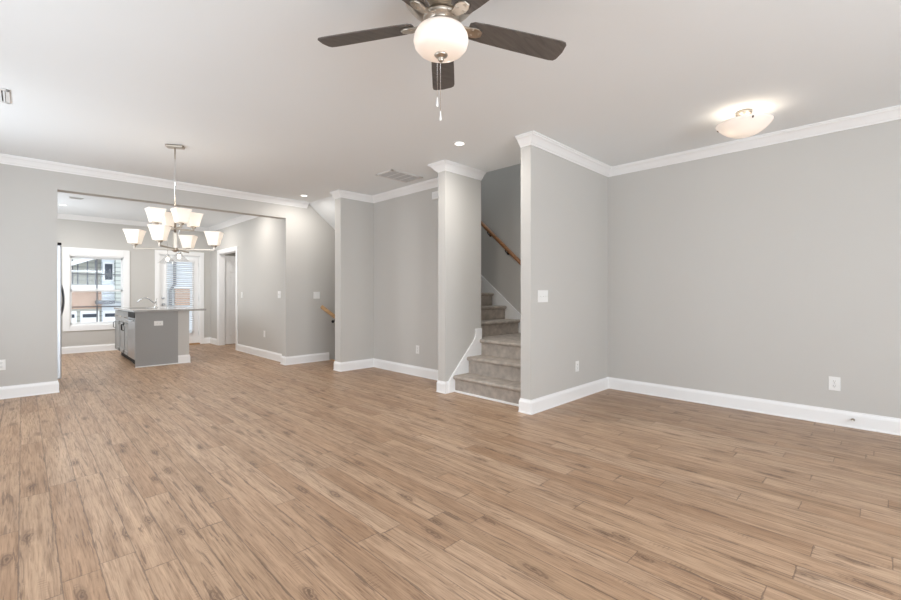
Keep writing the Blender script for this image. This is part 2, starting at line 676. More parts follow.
base('baseboard_right', [(XL, YB), (XR, YB), (XR, YS0), (XE, YS0), (XE, YS1), (XE + .13, YS1)])
base('baseboard_alcove', [(XC + .07, YC0), (XC, YC0), (XC, YC1), (XA, YC1), (XA, YE0), (3.39, YE0), (3.39, YE1), (3.45, YE1)])
base('baseboard_left', [(XO0, YL1), (XO0, YL0), (XL, YL0), (XL, YB)])
base('baseboard_opening', [(3.83, YL0), (XO1, YL0), (XO1, YL1), (XK, YL1), (XK, KD0 - .09)])
base('baseboard_far', [(XK, KD1 + .09), (XK, YF), (3.015, YF)], [(2.045, YF), (KL, YF), (KL, YL1)])

# ---- crown moulding
CP = [(0, 0), (0, -.092), (.010, -.092), (.014, -.080), (.024, -.074), (.040, -.052), (.058, -.032), (.074, -.022), (.078, -.012), (.090, -.010), (.090, 0)]


def crown(name, path, closed=False):
    return struct(name, MB().sweep(path, CP, C - .0005, closed), 'trim')


crown('trim_1', [(XL, YB), (XR, YB), (XR, YS0), (XE, YS0), (XE, YS1)])
crown('trim_2', [(XCE - .015, YC0), (XC, YC0), (XC, YC1), (XA, YC1), (XA, YE0), (3.39, YE0), (3.39, YE1)])
crown('trim_3', [(3.42, YL0), (XL, YL0), (XL, YB)])
crown('trim_4', [(XK, YL1), (XK, YF), (KL, YF), (KL, YL1)], True)

# ---- casing of the kitchen passage
cs = MB()
cs.box(XK - .018, XK, KD0 - .085, KD0, 0, 2.145, .004)
cs.box(XK - .018, XK, KD1, KD1 + .085, 0, 2.145, .004)
cs.box(XK - .018, XK, KD0, KD1, 2.06, 2.145, .004)
cs.box(XK, XK + .12, KD1 - .014, KD1, 0, 2.06)
cs.box(XK, XK + .12, KD0, KD0 + .014, 0, 2.06)
cs.box(XK, XK + .12, KD0, KD1, 2.046, 2.06)
struct('trim_5', cs, 'trim')

# ---- window_1 in the kitchen's far wall
wf = MB()
wf.box(W0 - .10, W0, YF - .02, YF, WZ0 - .10, WZ1 + .145, .004)
wf.box(W1, W1 + .10, YF - .02, YF, WZ0 - .10, WZ1 + .145, .004)
wf.box(W0, W1, YF - .02, YF, WZ1, WZ1 + .145, .004)
wf.box(W0, W1, YF - .02, YF, WZ0 - .10, WZ0, .004)
wf.box(W0, W0 + .012, YF, YF + .14, WZ0, WZ1)
wf.box(W1 - .012, W1, YF, YF + .14, WZ0, WZ1)
wf.box(W0, W1, YF, YF + .14, WZ1 - .02, WZ1)
wf.box(W0, W1, YF, YF + .14, WZ0, WZ0 + .02)
win = struct('window_1', wf, 'trim')
zm = 1.23
for nm, za, zb, yy in (('upper_sash', zm - .02, WZ1 - .02, YF + .075), ('lower_sash', WZ0 + .02, zm + .02, YF + .045)):
    sm = MB()
    a, b = W0 + .012, W1 - .012
    sm.box(a, a + .024, yy, yy + .03, za, zb)
    sm.box(b - .024, b, yy, yy + .03, za, zb)
    sm.box(a, b, yy, yy + .03, zb - .038, zb)
    sm.box(a, b, yy, yy + .03, za, za + .04)
    sash = struct(nm, sm, 'pale', win)
    xm = (W0 + W1) / 2
    zc = (za + zb) / 2
    mm = MB()
    mm.box(xm - .011, xm + .011, yy + .010, yy + .022, za + .04, zb - .038)
    mm.box(a + .024, b - .024, yy + .010, yy + .022, zc - .011, zc + .011)
    struct('muntin', mm, 'muntin', sash)
    struct('glass', MB().box(a + .02, b - .02, yy + .014, yy + .018, za + .03, zb - .03), 'glass', sash)
lk = MB().box((W0 + W1) / 2 - .03, (W0 + W1) / 2 + .03, YF + .03, YF + .06, zm + .02, zm + .035, .004)
struct('sash_lock', lk, 'plate', win)

# ---- door_1, glazed back door
dc = MB()
dc.box(D0 - .085, D0, YF - .02, YF, 0, DZ + .085, .004)
dc.box(D1, D1 + .085, YF - .02, YF, 0, DZ + .085, .004)
dc.box(D0, D1, YF - .02, YF, DZ, DZ + .085, .004)
dc.box(D0, D0 + .015, YF, YF + .14, 0, DZ)
dc.box(D1 - .015, D1, YF, YF + .14, 0, DZ)
dc.box(D0, D1, YF, YF + .14, DZ - .015, DZ)
d1 = struct('door_1', dc, 'trim')
a, b = D0 + .018, D1 - .018
G0, G1, GZ0, GZ1 = a + .12, b - .12, .26, 1.90
sl = MB()
y0, y1 = YF + .03, YF + .075
sl.box(a, G0, y0, y1, .03, DZ - .02)
sl.box(G1, b, y0, y1, .03, DZ - .02)
sl.box(G0, G1, y0, y1, .03, GZ0)
sl.box(G0, G1, y0, y1, GZ1, DZ - .02)
for q in ((G0 - .02, G0 + .015, GZ0 - .02, GZ1 + .02), (G1 - .015, G1 + .02, GZ0 - .02, GZ1 + .02)):
    sl.box(q[0], q[1], y0 - .010, y0, q[2], q[3])
sl.box(G0, G1, y0 - .010, y0, GZ0 - .02, GZ0 + .015)
sl.box(G0, G1, y0 - .010, y0, GZ1 - .015, GZ1 + .02)
slab = struct('door_slab', sl, 'trim', d1)
struct('door_glass', MB().box(G0, G1, y0 + .02, y0 + .025, GZ0, GZ1), 'glass', d1)
RX = Matrix.Rotation(R(90), 4, 'X')
kb = MB()
kb.lathe([(0, 0), (.028, 0), (.028, .006), (.012, .01), (.012, .03), (.026, .042), (.028, .055), (.018, .066), (0, .068)], 20, mtx=Matrix.Translation((a + .055, y0, .93)) @ RX)
struct('door_knob', kb, 'steel', d1)
kb = MB()
kb.lathe([(0, 0), (.028, 0), (.028, .012), (.018, .018), (0, .018)], 20, mtx=Matrix.Translation((a + .055, y0, 1.07)) @ RX)
kb.box(a + .05, a + .06, y0 - .035, y0 - .015, 1.05, 1.09, .002)
struct('deadbolt', kb, 'steel', d1)
for z in (.25, 1.05, 1.83):
    struct('hinge', MB().tube([(b + .008, y0 - .006, z - .045), (b + .008, y0 - .006, z + .045)], .008, 10), 'steel', d1)
struct('threshold', MB().box(D0, D1, YF - .03, YF + .14, 0, .028, .004), 'oakx', d1)

# blind over the glass of the back door
bl = thing('window_blind', 'white horizontal slat blind over the glass of the back door', 'blind', ((G0 + G1) / 2, y0 - .045, 0))
hw = (G1 - G0) / 2 + .025
MB().box(-hw, hw, -.022, .03, 1.875, 1.925, .003).build('headrail', 'pale', bl)
sm = MB()
z = 1.845
while z > .34:
    sm.box(-hw + .01, hw - .01, -.019, .019, -.0012, .0012, 0, Matrix.Translation((0, 0, z)) @ Matrix.Rotation(R(-24), 4, 'X'))
    z -= .043
sm.build('slats', 'pale', bl)
MB().box(-hw + .005, hw - .005, -.018, .018, .30, .322, .003).build('bottom_rail', 'pale', bl)
for q in (-.2, .2):
    MB().tube([(q, .022, .31), (q, .022, 1.88)], .0012, 6).build('ladder_cord', 'pale', bl)
for q in (-hw + .03, hw - .03):
    MB().box(q - .01, q + .01, .028, .047, 1.88, 1.92).build('bracket', 'pale', bl)

# ---- door_2, panelled door standing open inside the passage
pd = MB()
px0, px1, py = XK + .135, XK + .95, KD1 + .02
pd.box(px0, px1, py, py + .035, .012, 2.03)
d2 = struct('door_2', pd, 'trim')
for (pa, pb) in ((px0 + .10, px0 + .37), (px0 + .45, px0 + .72)):
    for za, zb in ((.2, .80), (.95, 1.55), (1.66, 1.93)):
        pm = MB()
        for q in ((pa, pb, za, za + .018), (pa, pb, zb - .018, zb), (pa, pa + .018, za, zb), (pb - .018, pb, za, zb)):
            pm.box(q[0], q[1], py - .008, py, q[2], q[3], .003)
        pm.box(pa + .04, pb - .04, py - .006, py, za + .04, zb - .04, .003)
        struct('door_panel', pm, 'trim', d2)
struct('door_handle', MB().lathe([(0, 0), (.026, 0), (.026, .006), (.011, .01), (.011, .03), (.025, .045), (.02, .06), (0, .064)], 18, mtx=Matrix.Translation((px1 - .06, py, .95)) @ RX), 'steel', d2)

# ---- front windows behind the camera, then unseen side windows added for light
for n, (a, b) in enumerate(WX):
    m_ = MB()
    for q in ((a - .09, a, .51, 2.39), (b, b + .09, .51, 2.39)):
        m_.box(q[0], q[1], YB, YB + .02, q[2], q[3], .004)
    m_.box(a, b, YB, YB + .02, 2.3, 2.39, .004)
    m_.box(a, b, YB, YB + .02, .51, .6, .004)
    wn_ = struct('window_%d' % (n + 2), m_, 'trim')
    f_ = MB()
    for q in ((a, a + .05, .6, 2.3), (b - .05, b, .6, 2.3), ((a + b) / 2 - .04, (a + b) / 2 + .04, .6, 2.3)):
        f_.box(q[0], q[1], YB - .09, YB - .05, q[2], q[3])
    for zz in (.6, 1.43, 2.25):
        f_.box(a, b, YB - .09, YB - .05, zz, zz + .05)
    struct('window_frame', f_, 'pale', wn_)
    struct('glass', MB().box(a, b, YB - .073, YB - .068, .6, 2.3), 'glass', wn_)
def added_side_window(n, xw, a, b, z0, z1):  # for the made-up windows that hold the side fill lamps
    m_ = MB()
    m_.box(xw, xw + .02, a - .09, a, z0 - .09, z1 + .09, .004)
    m_.box(xw, xw + .02, b, b + .09, z0 - .09, z1 + .09, .004)
    m_.box(xw, xw + .02, a, b, z1, z1 + .09, .004)
    m_.box(xw, xw + .02, a, b, z0 - .09, z0, .004)
    wn_ = struct('window_%d' % n, m_, 'trim')
    f_ = MB()
    for q in (a, (a + b) / 2 - .025, b - .05):
        f_.box(xw - .09, xw - .05, q, q + .05, z0, z1)
    for zz in (z0, (z0 + z1) / 2, z1 - .05):
        f_.box(xw - .09, xw - .05, a, b, zz, zz + .05)
    struct('window_frame', f_, 'pale', wn_)
    struct('glass', MB().box(xw - .073, xw - .068, a, b, z0, z1), 'glass', wn_)


for n, (a, b) in enumerate(SY):
    added_side_window(n + 4, XL, a, b, .6, 2.3)
added_side_window(7, KL, 8.85, 10.35, .95, 2.25)

# ------------------------------------------------------------------ carpeted stairs going up
RISE, RUN, NS = .197, .237, .028
X1 = 3.657
st = thing('staircase', 'grey beige carpeted stairs with a landing, climbing behind the white column wall', 'stairs', (X1, YS1, 0))


def step_prof(z0, z1, run):
    """side outline of one step: riser at 0, rounded nosing in front"""
    r = .022
    p = [(run + .03, z0), (0, z0), (.0, z1 - .052), (-NS * .4, z1 - .048)]
    for k in range(7):
        t = R(-80 + k * 170 / 6)
        p.append((-NS * .45 - r * math.cos(t), z1 - r + r * math.sin(t)))
    p += [(run + .03, z1)]
    return p


y_lo, y_hi = .018, YC0 - YS1 - .022
for k in range(2):
    pr_ = [(k * RUN + a, b) for a, b in step_prof(k * RISE if k == 0 else k * RISE - .02, (k + 1) * RISE, RUN)]
    MB().prism(pr_, y_lo, y_hi, 'y').build('step', 'carpet', st)
LX = 2 * RUN
lz = 3 * RISE
YR4 = 3.815 - YS1
pr_ = [(LX + a, b) for a, b in step_prof(2 * RISE - .02, lz, XS - X1 - LX - .05)]
MB().prism(pr_, y_lo, YC0 - YS1 - .002, 'y').build('landing', 'carpet', st)
MB().box(XCE - X1 + .002, XS - X1 - .024, YC0 - YS1 - .01, YR4 + .02, lz - .19, lz).build('landing', 'carpet', st)
fx0, fx1 = XCE - X1 + .004, XS - X1 - .024
for k in range(7):
    z0_, z1_ = lz + k * RISE - (.02 if k else 0), lz + (k + 1) * RISE
    pr_ = [(YR4 + k * .25 + a, b) for a, b in step_prof(z0_, z1_, .25 if k < 6 else .40)]
    MB().prism(pr_, fx0, fx1, 'x').build('step', 'carpet', st)
# white skirt boards
sk = MB()
zt = lambda y: .867 + (y - 3.79) * .786
poly = [(YS1 + .01, .40), (YS1 + .01, lz + .13), (3.70, lz + .13), (3.79, .867), (YE0 - .01, zt(YE0 - .01)), (YE0 - .01, zt(YE0 - .01) - .42), (3.82, .40)]
sk.prism([(p[0] - YS1, p[1]) for p in poly], XS - X1 - .022, XS - X1 - .002, 'x')
sk.build('skirt_board', 'trim', st)
sk = MB()
poly = [(3.560, 0), (3.560, .138), (3.585, .172), (3.625, .215), (4.000, .590), (4.020, .625), (4.028, .670), (4.032, .722), (4.040, .730), (4.146, .730), (4.146, 0)]
sk.prism([(p[0] - X1, p[1]) for p in poly], YC0 - YS1 - .022, YC0 - YS1 - .002, 'y')
bevel(sk.build('skirt_board', 'trim', st), .004)
sk = MB()
poly = [(3.627, 0), (3.627, .138), (3.645, .262), (3.955, .60), (3.985, .715), (XS - .03, .715), (XS - .03, 0)]
sk.prism([(p[0] - X1, p[1]) for p in poly], .002, .018, 'y')
sk.build('skirt_board', 'trim', st)
MB().box(-.016, 0, y_lo, y_hi, 0, .022, .004).build('shoe_moulding', 'trim', st)

# handrail on the stairwell's far wall


def rail_prof():
    p = []
    for k in range(16):
        t = 2 * PI * k / 16
        p.append((.021 * math.cos(t), .030 * math.sin(t) if math.sin(t) > 0 else .026 * math.sin(t)))
    return p


hr = thing('handrail', 'oak handrail on black brackets climbing the dim stairwell wall', 'handrail', (XS, 3.75, 1.62))
slope = .88
mb = MB()
p0, p1 = (-.072, -.75, -.75 * slope), (-.072, 1.9, 1.9 * slope)
d = (Vector(p1) - Vector(p0)).normalized()
upv = Vector((1, 0, 0)).cross(d)
rings = []
for P in (p0, p1):
    rings.append([mb.bm.verts.new(Vector(P) + Vector((1, 0, 0)) * a + upv * b_) for a, b_ in rail_prof()])
for i in range(16):
    f = mb.bm.faces.new((rings[0][i], rings[0][(i + 1) % 16], rings[1][(i + 1) % 16], rings[1][i]))
    f.smooth = True
mb.bm.faces.new(rings[0])
mb.bm.faces.new(rings[1][::-1])
mb.build('rail', 'oak', hr)
for q in (-.55, .27, .62, 1.6):
    zc = q * slope
    m_ = MB()
    m_.tube([(-.072, q, zc - .022), (-.072, q, zc - .05), (-.05, q, zc - .075), (-.005, q, zc - .08)], .007, 10)
    m_.lathe([(0, 0), (.026, 0), (.024, .006), (0, .008)], 16, mtx=Matrix.Translation((-.0005, q, zc - .08)) @ Matrix.Rotation(R(-90), 4, 'Y'))
    m_.build('bracket', 'black', hr)

# ------------------------------------------------------------------ stairs going down
sd = thing('staircase', 'stairs going down beside the left wall, wooden nosing at the top', 'stairs', (3.86, YE1, 0))
MB().box(-.005, .03, .004, YL0 - YE1 - .004, -.03, .008, .004).build('top_nosing', 'oakx', sd)
for k in range(5):
    MB().box(k * .25, (k + 1) * .25 + .03, .004, YL0 - YE1 - .004, -.2 * (k + 1) - .2, -.2 * (k + 1), .01).build('step', 'carpet', sd)
h2 = thing('handrail', 'oak handrail descending along the wall beyond the alcove', 'handrail', (3.635, YL0, .945))
m_ = MB()
a0, a1 = Vector((.015, -.072, -.0)), Vector((1.5, -.072, -1.06))
d = (a1 - a0).normalized()
upv = d.cross(Vector((0, 1, 0))) * -1
rings = [[m_.bm.verts.new(P + Vector((0, 1, 0)) * a + upv * b_ * 1.15) for a, b_ in rail_prof()] for P in (a0, a1)]
for i in range(16):
    f = m_.bm.faces.new((rings[0][i], rings[0][(i + 1) % 16], rings[1][(i + 1) % 16], rings[1][i]))
    f.smooth = True
m_.bm.faces.new(rings[0])
m_.bm.faces.new(rings[1][::-1])
m_.build('rail', 'oakx', h2)
for q in (.27, 1.1):
    zc = -q * .714
    m_ = MB()
    m_.tube([(q, -.072, zc - .022), (q, -.072, zc - .05), (q, -.05, zc - .075), (q, -.005, zc - .08)], .007, 10)
    m_.lathe([(0, 0), (.026, 0), (.024, .006), (0, .008)], 16, mtx=Matrix.Translation((q, -.0005, zc - .08)) @ Matrix.Rotation(R(90), 4, 'X'))
    m_.build('bracket', 'black', h2)

# ------------------------------------------------------------------ ceiling fan
FD = Vector((math.cos(YAW), math.sin(YAW), 0))
FR = Vector((math.sin(YAW), -math.cos(YAW), 0))
fan = thing('ceiling_fan', 'five blade ceiling fan with lit opal globe and brushed nickel housing', 'ceiling fan', (1.412, 1.487, C))
Z = lambda z: z - C
MB().lathe([(0, Z(2.6995)), (.085, Z(2.6995)), (.085, Z(2.665)), (.075, Z(2.655)), (.07, Z(2.65))], 40).build('canopy', 'nickel', fan)
MB().lathe([(.05, Z(2.66)), (.14, Z(2.652)), (.168, Z(2.63)), (.178, Z(2.60)), (.178, Z(2.575)), (.168, Z(2.55)), (.145, Z(2.525)), (.115, Z(2.505)), (.09, Z(2.495)), (.0, Z(2.492))], 48).build('motor_housing', 'nickel', fan)
MB().lathe([(.0, Z(2.495)), (.080, Z(2.492)), (.084, Z(2.478)), (.078, Z(2.466)), (.060, Z(2.462)), (.058, Z(2.445)), (.068, Z(2.441)), (.068, Z(2.430)), (.0, Z(2.430))], 40).build('light_fitter', 'nickel', fan)
MB().lathe([(.062, Z(2.434)), (.090, Z(2.428)), (.114, Z(2.412)), (.127, Z(2.388)), (.130, Z(2.366)), (.124, Z(2.340)), (.106, Z(2.320)), (.078, Z(2.309)), (.04, Z(2.304)), (.012, Z(2.303))], 48).build('globe', 'globe', fan)
MB().lathe([(0, Z(2.3065)), (.030, Z(2.3055)), (.032, Z(2.300)), (.026, Z(2.293)), (.014, Z(2.288)), (.011, Z(2.283)), (.014, Z(2.277)), (.009, Z(2.270)), (0, Z(2.268))], 28).build('finial', 'nickel', fan)


def blade_parts(ang):
    """one blade and its iron, blade axis along local +X before turning"""
    T = Matrix.Translation((0, 0, Z(2.452))) @ Matrix.Rotation(R(2.3), 4, FD) @ Matrix.Translation((0, 0, -Z(2.452))) @ Matrix.Rotation(ang, 4, 'Z')
    m_ = MB()
    outline = []
    r0, r1 = .135, .655
    top = [(r0, .040), (r0 + .02, .052), (.22, .058), (.40, .064), (r1 - .04, .068), (r1 - .015, .064), (r1 - .003, .050)]
    outline = top + [(r1 + .004, 0)] + [(x, -y) for x, y in reversed(top)]
    m_.prism(outline, -.003, .003, 'z')
    pitch = Matrix.Translation((0, 0, Z(2.452))) @ Matrix.Rotation(R(-12), 4, 'X')
    bmesh.ops.transform(m_.bm, matrix=T @ pitch, verts=m_.bm.verts[:])
    bd = m_.build('blade', 'blade', fan)
    bevel(bd, .0015)
    m_ = MB()
    # iron: arm sweeping down from the motor, then a flat palm under the blade
    pts = [(.060, 0, .026, .022), (.085, 0, .010, .020), (.11, 0, -.008, .019), (.135, 0, -.0095, .024), (.160, 0, -.0095, .030), (.185, 0, -.0095, .027), (.205, 0, -.0095, .014)]
    vs = []
    for x, y, z_, hw_ in pts:
        vs.append([m_.bm.verts.new((x, sgn * hw_, z_ + dz)) for sgn, dz in ((1, .006), (-1, .006), (-1, -.004), (1, -.004))])
    for a_, b_ in zip(vs, vs[1:]):
        for i in range(4):
            m_.bm.faces.new((a_[i], a_[(i + 1) % 4], b_[(i + 1) % 4], b_[i]))
    m_.bm.faces.new(vs[0])
    m_.bm.faces.new(vs[-1][::-1])
    for sx_, sy_ in ((.155, .016), (.155, -.016), (.188, 0)):
        m_.lathe([(0, -.0165), (.006, -.0155), (.007, -.0135)], 10, c=(sx_, sy_, 0))
    bmesh.ops.transform(m_.bm, matrix=T @ pitch, verts=m_.bm.verts[:])
    bevel(m_.build('blade_iron', 'nickel', fan), .003)


for k in range(5):
    blade_parts(YAW - R(.2) + k * 2 * PI / 5)
for (ox, oy, zb) in ((-.022, .140, 2.115), (-.006, .142, 2.045)):
    P = FR * ox + FD * oy
    Q = P * .42
    m_ = MB()
    m_.tube([(Q.x, Q.y, Z(2.452)), (P.x * .8, P.y * .8, Z(2.448)), (P.x, P.y, Z(2.42)), (P.x, P.y, Z(zb + .05))], .0011, 6)
    ch = m_.build('pull_chain', 'chrome', fan)
    MB().lathe([(0, .052), (.003, .050), (.004, .03), (.0065, .012), (.006, .003), (0, 0)], 14, c=(P.x, P.y, Z(zb))).build('chain_fob', 'plate', ch)
point('fan_lamp', (1.412, 1.487, 2.365), 1.0, (1, .82, .66), .035)

# ------------------------------------------------------------------ chandelier over the dining spot
ch = thing('chandelier', 'two tier nickel chandelier with eight square frosted glass shades', 'chandelier', (1.123, 5.177, C))
MB().box(-.080, .080, -.045, .045, -.026, -.0005, .01, Matrix.Rotation(R(-32), 4, 'Z')).build('canopy', 'nickel', ch)
MB().tube([(0, 0, -.02), (0, 0, -.66)], .0065, 12).build('rod', 'chrome', ch)
m_ = MB()
m_.lathe([(0, 0), (.013, 0), (.015, -.01), (.015, -.09), (.010, -.10), (.010, -.29), (0, -.29)], 24, c=(0, 0, -.63))
m_.box(-.016, .016, -.016, .016, -1.075, -.90, .003)
m_.build('column', 'nickel', ch)
MB().lathe([(0, .0), (.03, 0), (.034, -.012), (.03, -.03), (.012, -.04), (0, -.045)], 24, c=(0, 0, -1.060)).build('hub', 'nickel', ch)


def shade(parent, P, rot, h=.138, a=.045, b=.078):
    m_ = MB()
    rings = []
    n = 7
    for i in range(n):
        t = i / (n - 1)
        hw_ = a + (b - a) * (t * .8 + .2 * t ** 3)
        c_ = hw_ * .9
        ring = []
        for q in range(4):
            for dx in (-1, 1):
                th = q * PI / 2
                v = Vector((hw_, dx * c_, 0))
                v.rotate(Matrix.Rotation(th, 3, 'Z'))
                ring.append(m_.bm.verts.new(v + Vector((0, 0, h * t))))
        rings.append(ring)
    for r1, r2 in zip(rings, rings[1:]):
        for k in range(8):
            m_.bm.faces.new((r1[k], r1[(k + 1) % 8], r2[(k + 1) % 8], r2[k]))
    m_.bm.faces.new(rings[0])
    bmesh.ops.transform(m_.bm, matrix=Matrix.Translation(P) @ Matrix.Rotation(rot, 4, 'Z'), verts=m_.bm.verts[:])
    return m_.build('glass_shade', 'shade', parent)


def tier(rad, z_arm, z_cup, ang0):
    for k in range(4):
        an = ang0 + k * PI / 2
        u = Vector((math.cos(an), math.sin(an), 0))
        m_ = MB()
        T = Matrix.Rotation(an, 4, 'Z')
        m_.box(.0, rad + .008, -.008, .008, z_arm - .008, z_arm + .008, .002, T)
        m_.box(rad - .008, rad + .008, -.008, .008, z_arm, z_cup, .002, T)
        m_.lathe([(0, 0), (.024, 0), (.026, .008), (.026, .022), (.0, .022)], 20, c=(u.x * rad, u.y * rad, z_cup))
        arm = m_.build('arm', 'nickel', ch)
        shade(arm, (u.x * rad, u.y * rad, z_cup + .018), an)
        MB().lathe([(0, 0), (.012, 0), (.012, .03), (.024, .055), (.027, .075), (.018, .098), (0, .104)], 14, c=(u.x * rad, u.y * rad, z_cup + .02)).build('bulb', 'bulb', arm)


LOWA = YAW - PI / 2 + R(12.8)
tier(.367, 1.628 - C, 1.658 - C, LOWA)
tier(.172, 1.838 - C, 1.864 - C, YAW - PI / 2 + R(50))
for k in range(4):
    an = LOWA + k * PI / 2
    point('chandelier_lamp', (1.123 + .367 * math.cos(an), 5.177 + .367 * math.sin(an), 1.79), .38, (1, .84, .68), .03)
for k in range(4):
    an = YAW - PI / 2 + R(50) + k * PI / 2
    point('chandelier_lamp', (1.123 + .172 * math.cos(an), 5.177 + .172 * math.sin(an), 1.965), .32, (1, .84, .68), .03)

# ------------------------------------------------------------------ semi-flush light by the right wall
fm = thing('ceiling_light', 'bowl shaped frosted glass semi flush ceiling light near the right wall', 'ceiling light', (4.309, .840, C))
MB().lathe([(0, -.0005), (.060, -.0005), (.060, -.022), (.054, -.03), (.015, -.034), (.012, -.05), (.012, -.19), (0, -.19)], 32).build('canopy', 'nickel', fm)
m_ = MB()
prof = []
for i in range(13):
    t = i / 12 * R(56)
    prof.append((.203 * math.sin(t) / math.sin(R(56)), -.212 + .112 * (1 - math.cos(t)) / (1 - math.cos(R(56)))))
m_.lathe(prof, 48)
o = m_.build('glass_bowl', 'bowl', fm)
s_ = o.modifiers.new('thick', 'SOLIDIFY')
s_.thickness = .005
for k in range(3):
    t = YAW - R(90) + R(14) + k * 2 * PI / 3
    u = Vector((math.cos(t), math.sin(t), 0))
    MB().lathe([(0, .012), (.006, .010), (.007, 0), (.007, -.004), (0, -.006)], 12, mtx=Matrix.Translation((u.x * .188, u.y * .188, -.117)) @ Matrix.Rotation(t, 4, 'Z') @ Matrix.Rotation(R(60), 4, 'Y')).build('clip', 'screw', fm)
    MB().tube([(u.x * .015, u.y * .015, -.045), (u.x * .11, u.y * .11, -.085), (u.x * .186, u.y * .186, -.108)], .004, 8).build('support_arm', 'nickel', fm)
for k in range(2):
    t = k * PI + YAW
    MB().lathe([(0, 0), (.012, .0), (.014, .03), (.026, .06), (.024, .085), (0, .1)], 14, mtx=Matrix.Translation((math.cos(t) * .025, math.sin(t) * .025, -.12)) @ Matrix.Rotation(t, 4, 'Z') @ Matrix.Rotation(R(90), 4, 'Y')).build('bulb', 'bulb', fm)
point('bowl_lamp', (4.309 + .1 * FR.x, .84 + .1 * FR.y, C - .16), .7, (1, .88, .72), .035)
point('bowl_lamp', (4.309 - .1 * FR.x, .84 - .1 * FR.y, C - .16), .7, (1, .88, .72), .035)

# ------------------------------------------------------------------ recessed lights
for (x, y, pw, lab) in ((3.126, 6.40, 9, 'white recessed ceiling light by the crown end at the stairs down'),
                    (3.168, 3.063, 15, 'white recessed ceiling light before the column wall'),
                    (.50, 10.0, 14, 'white recessed ceiling light seen through the kitchen opening')):
    rl = thing('recessed_light', lab, 'ceiling light', (x, y, C), 0, 'recessed ceiling lights')
    MB().lathe([(.046, -.001), (.048, -.006), (.062, -.006), (.066, -.0005)], 32).build('trim_ring', 'plate', rl)
    MB().lathe([(0, -.003), (.048, -.003)], 32).build('lens', 'lens', rl)
    spot(('recessed_hall', 'recessed_column', 'recessed_kitchen')[(y < 4) + 2 * (y == 10.0)], (x, y, C - .02), pw, rad=.045)
# unseen ceiling lamps added to brighten the kitchen and the hall
spot('kitchen_fill', (2.4, 9.9, C - .02), 13.5)
spot('kitchen_fill', (1.0, 8.4, C - .02), 13.5)
spot('kitchen_fill', (2.6, 7.9, C - .02), 10)
spot('hall_fill', (4.0, 9.9, C - .02), 7)

# ------------------------------------------------------------------ vents
gv = thing('return_air_grille', 'white framed ceiling return grille with grey slats', 'air vent', (3.485, 4.455, C))
m_ = MB()
hx, hy = .255, .175
for q in ((-hx, hx, -hy, -hy + .03), (-hx, hx, hy - .03, hy), (-hx, -hx + .03, -hy, hy), (hx - .03, hx, -hy, hy)):
    m_.box(q[0], q[1], q[2], q[3], -.012, -.0005, .003)
m_.build('frame', 'vent', gv)
MB().box(-hx + .02, hx - .02, -hy + .02, hy - .02, -.003, -.0008).build('filter', 'grille', gv)
m_ = MB()
x = -hx + .04
while x < hx - .035:
    m_.box(-.008, .008, -hy + .03, hy - .03, -.0008, .0008, 0, Matrix.Translation((x, 0, -.008)) @ Matrix.Rotation(R(35), 4, 'Y'))
    x += .018
m_.build('slats', 'grille', gv)
for q in (-.11, 0, .11):
    MB().box(q - .004, q + .004, -hy + .03, hy - .03, -.013, -.002).build('divider', 'vent', gv)


def supply(loc, rz, lab, w_=.32, d_=.17):
    g = thing('ceiling_vent', lab, 'air vent', loc, rz)
    m_ = MB()
    for q in ((-w_ / 2, w_ / 2, -d_ / 2, -d_ / 2 + .025), (-w_ / 2, w_ / 2, d_ / 2 - .025, d_ / 2), (-w_ / 2, -w_ / 2 + .025, -d_ / 2, d_ / 2), (w_ / 2 - .025, w_ / 2, -d_ / 2, d_ / 2)):
        m_.box(q[0], q[1], q[2], q[3], -.010, -.0005, .003)
    m_.build('frame', 'vent', g)
    MB().box(-w_ / 2 + .02, w_ / 2 - .02, -d_ / 2 + .02, d_ / 2 - .02, -.002, -.0008).build('damper', 'shadow', g)
    m_ = MB()
    y = -d_ / 2 + .034
    while y < d_ / 2 - .028:
        m_.box(-w_ / 2 + .025, w_ / 2 - .025, -.008, .008, -.0009, .0009, 0, Matrix.Translation((0, y, -.0075)) @ Matrix.Rotation(R(38), 4, 'X'))
        y += .019
    m_.build('louvers', 'vent', g)


supply((-.15, 4.80, C), R(90), 'white louvered ceiling vent in front of the wide kitchen opening, near its refrigerator end', .32, .17)
supply((.614, 9.14, C), 0, 'small white ceiling vent in the kitchen', .17, .12)


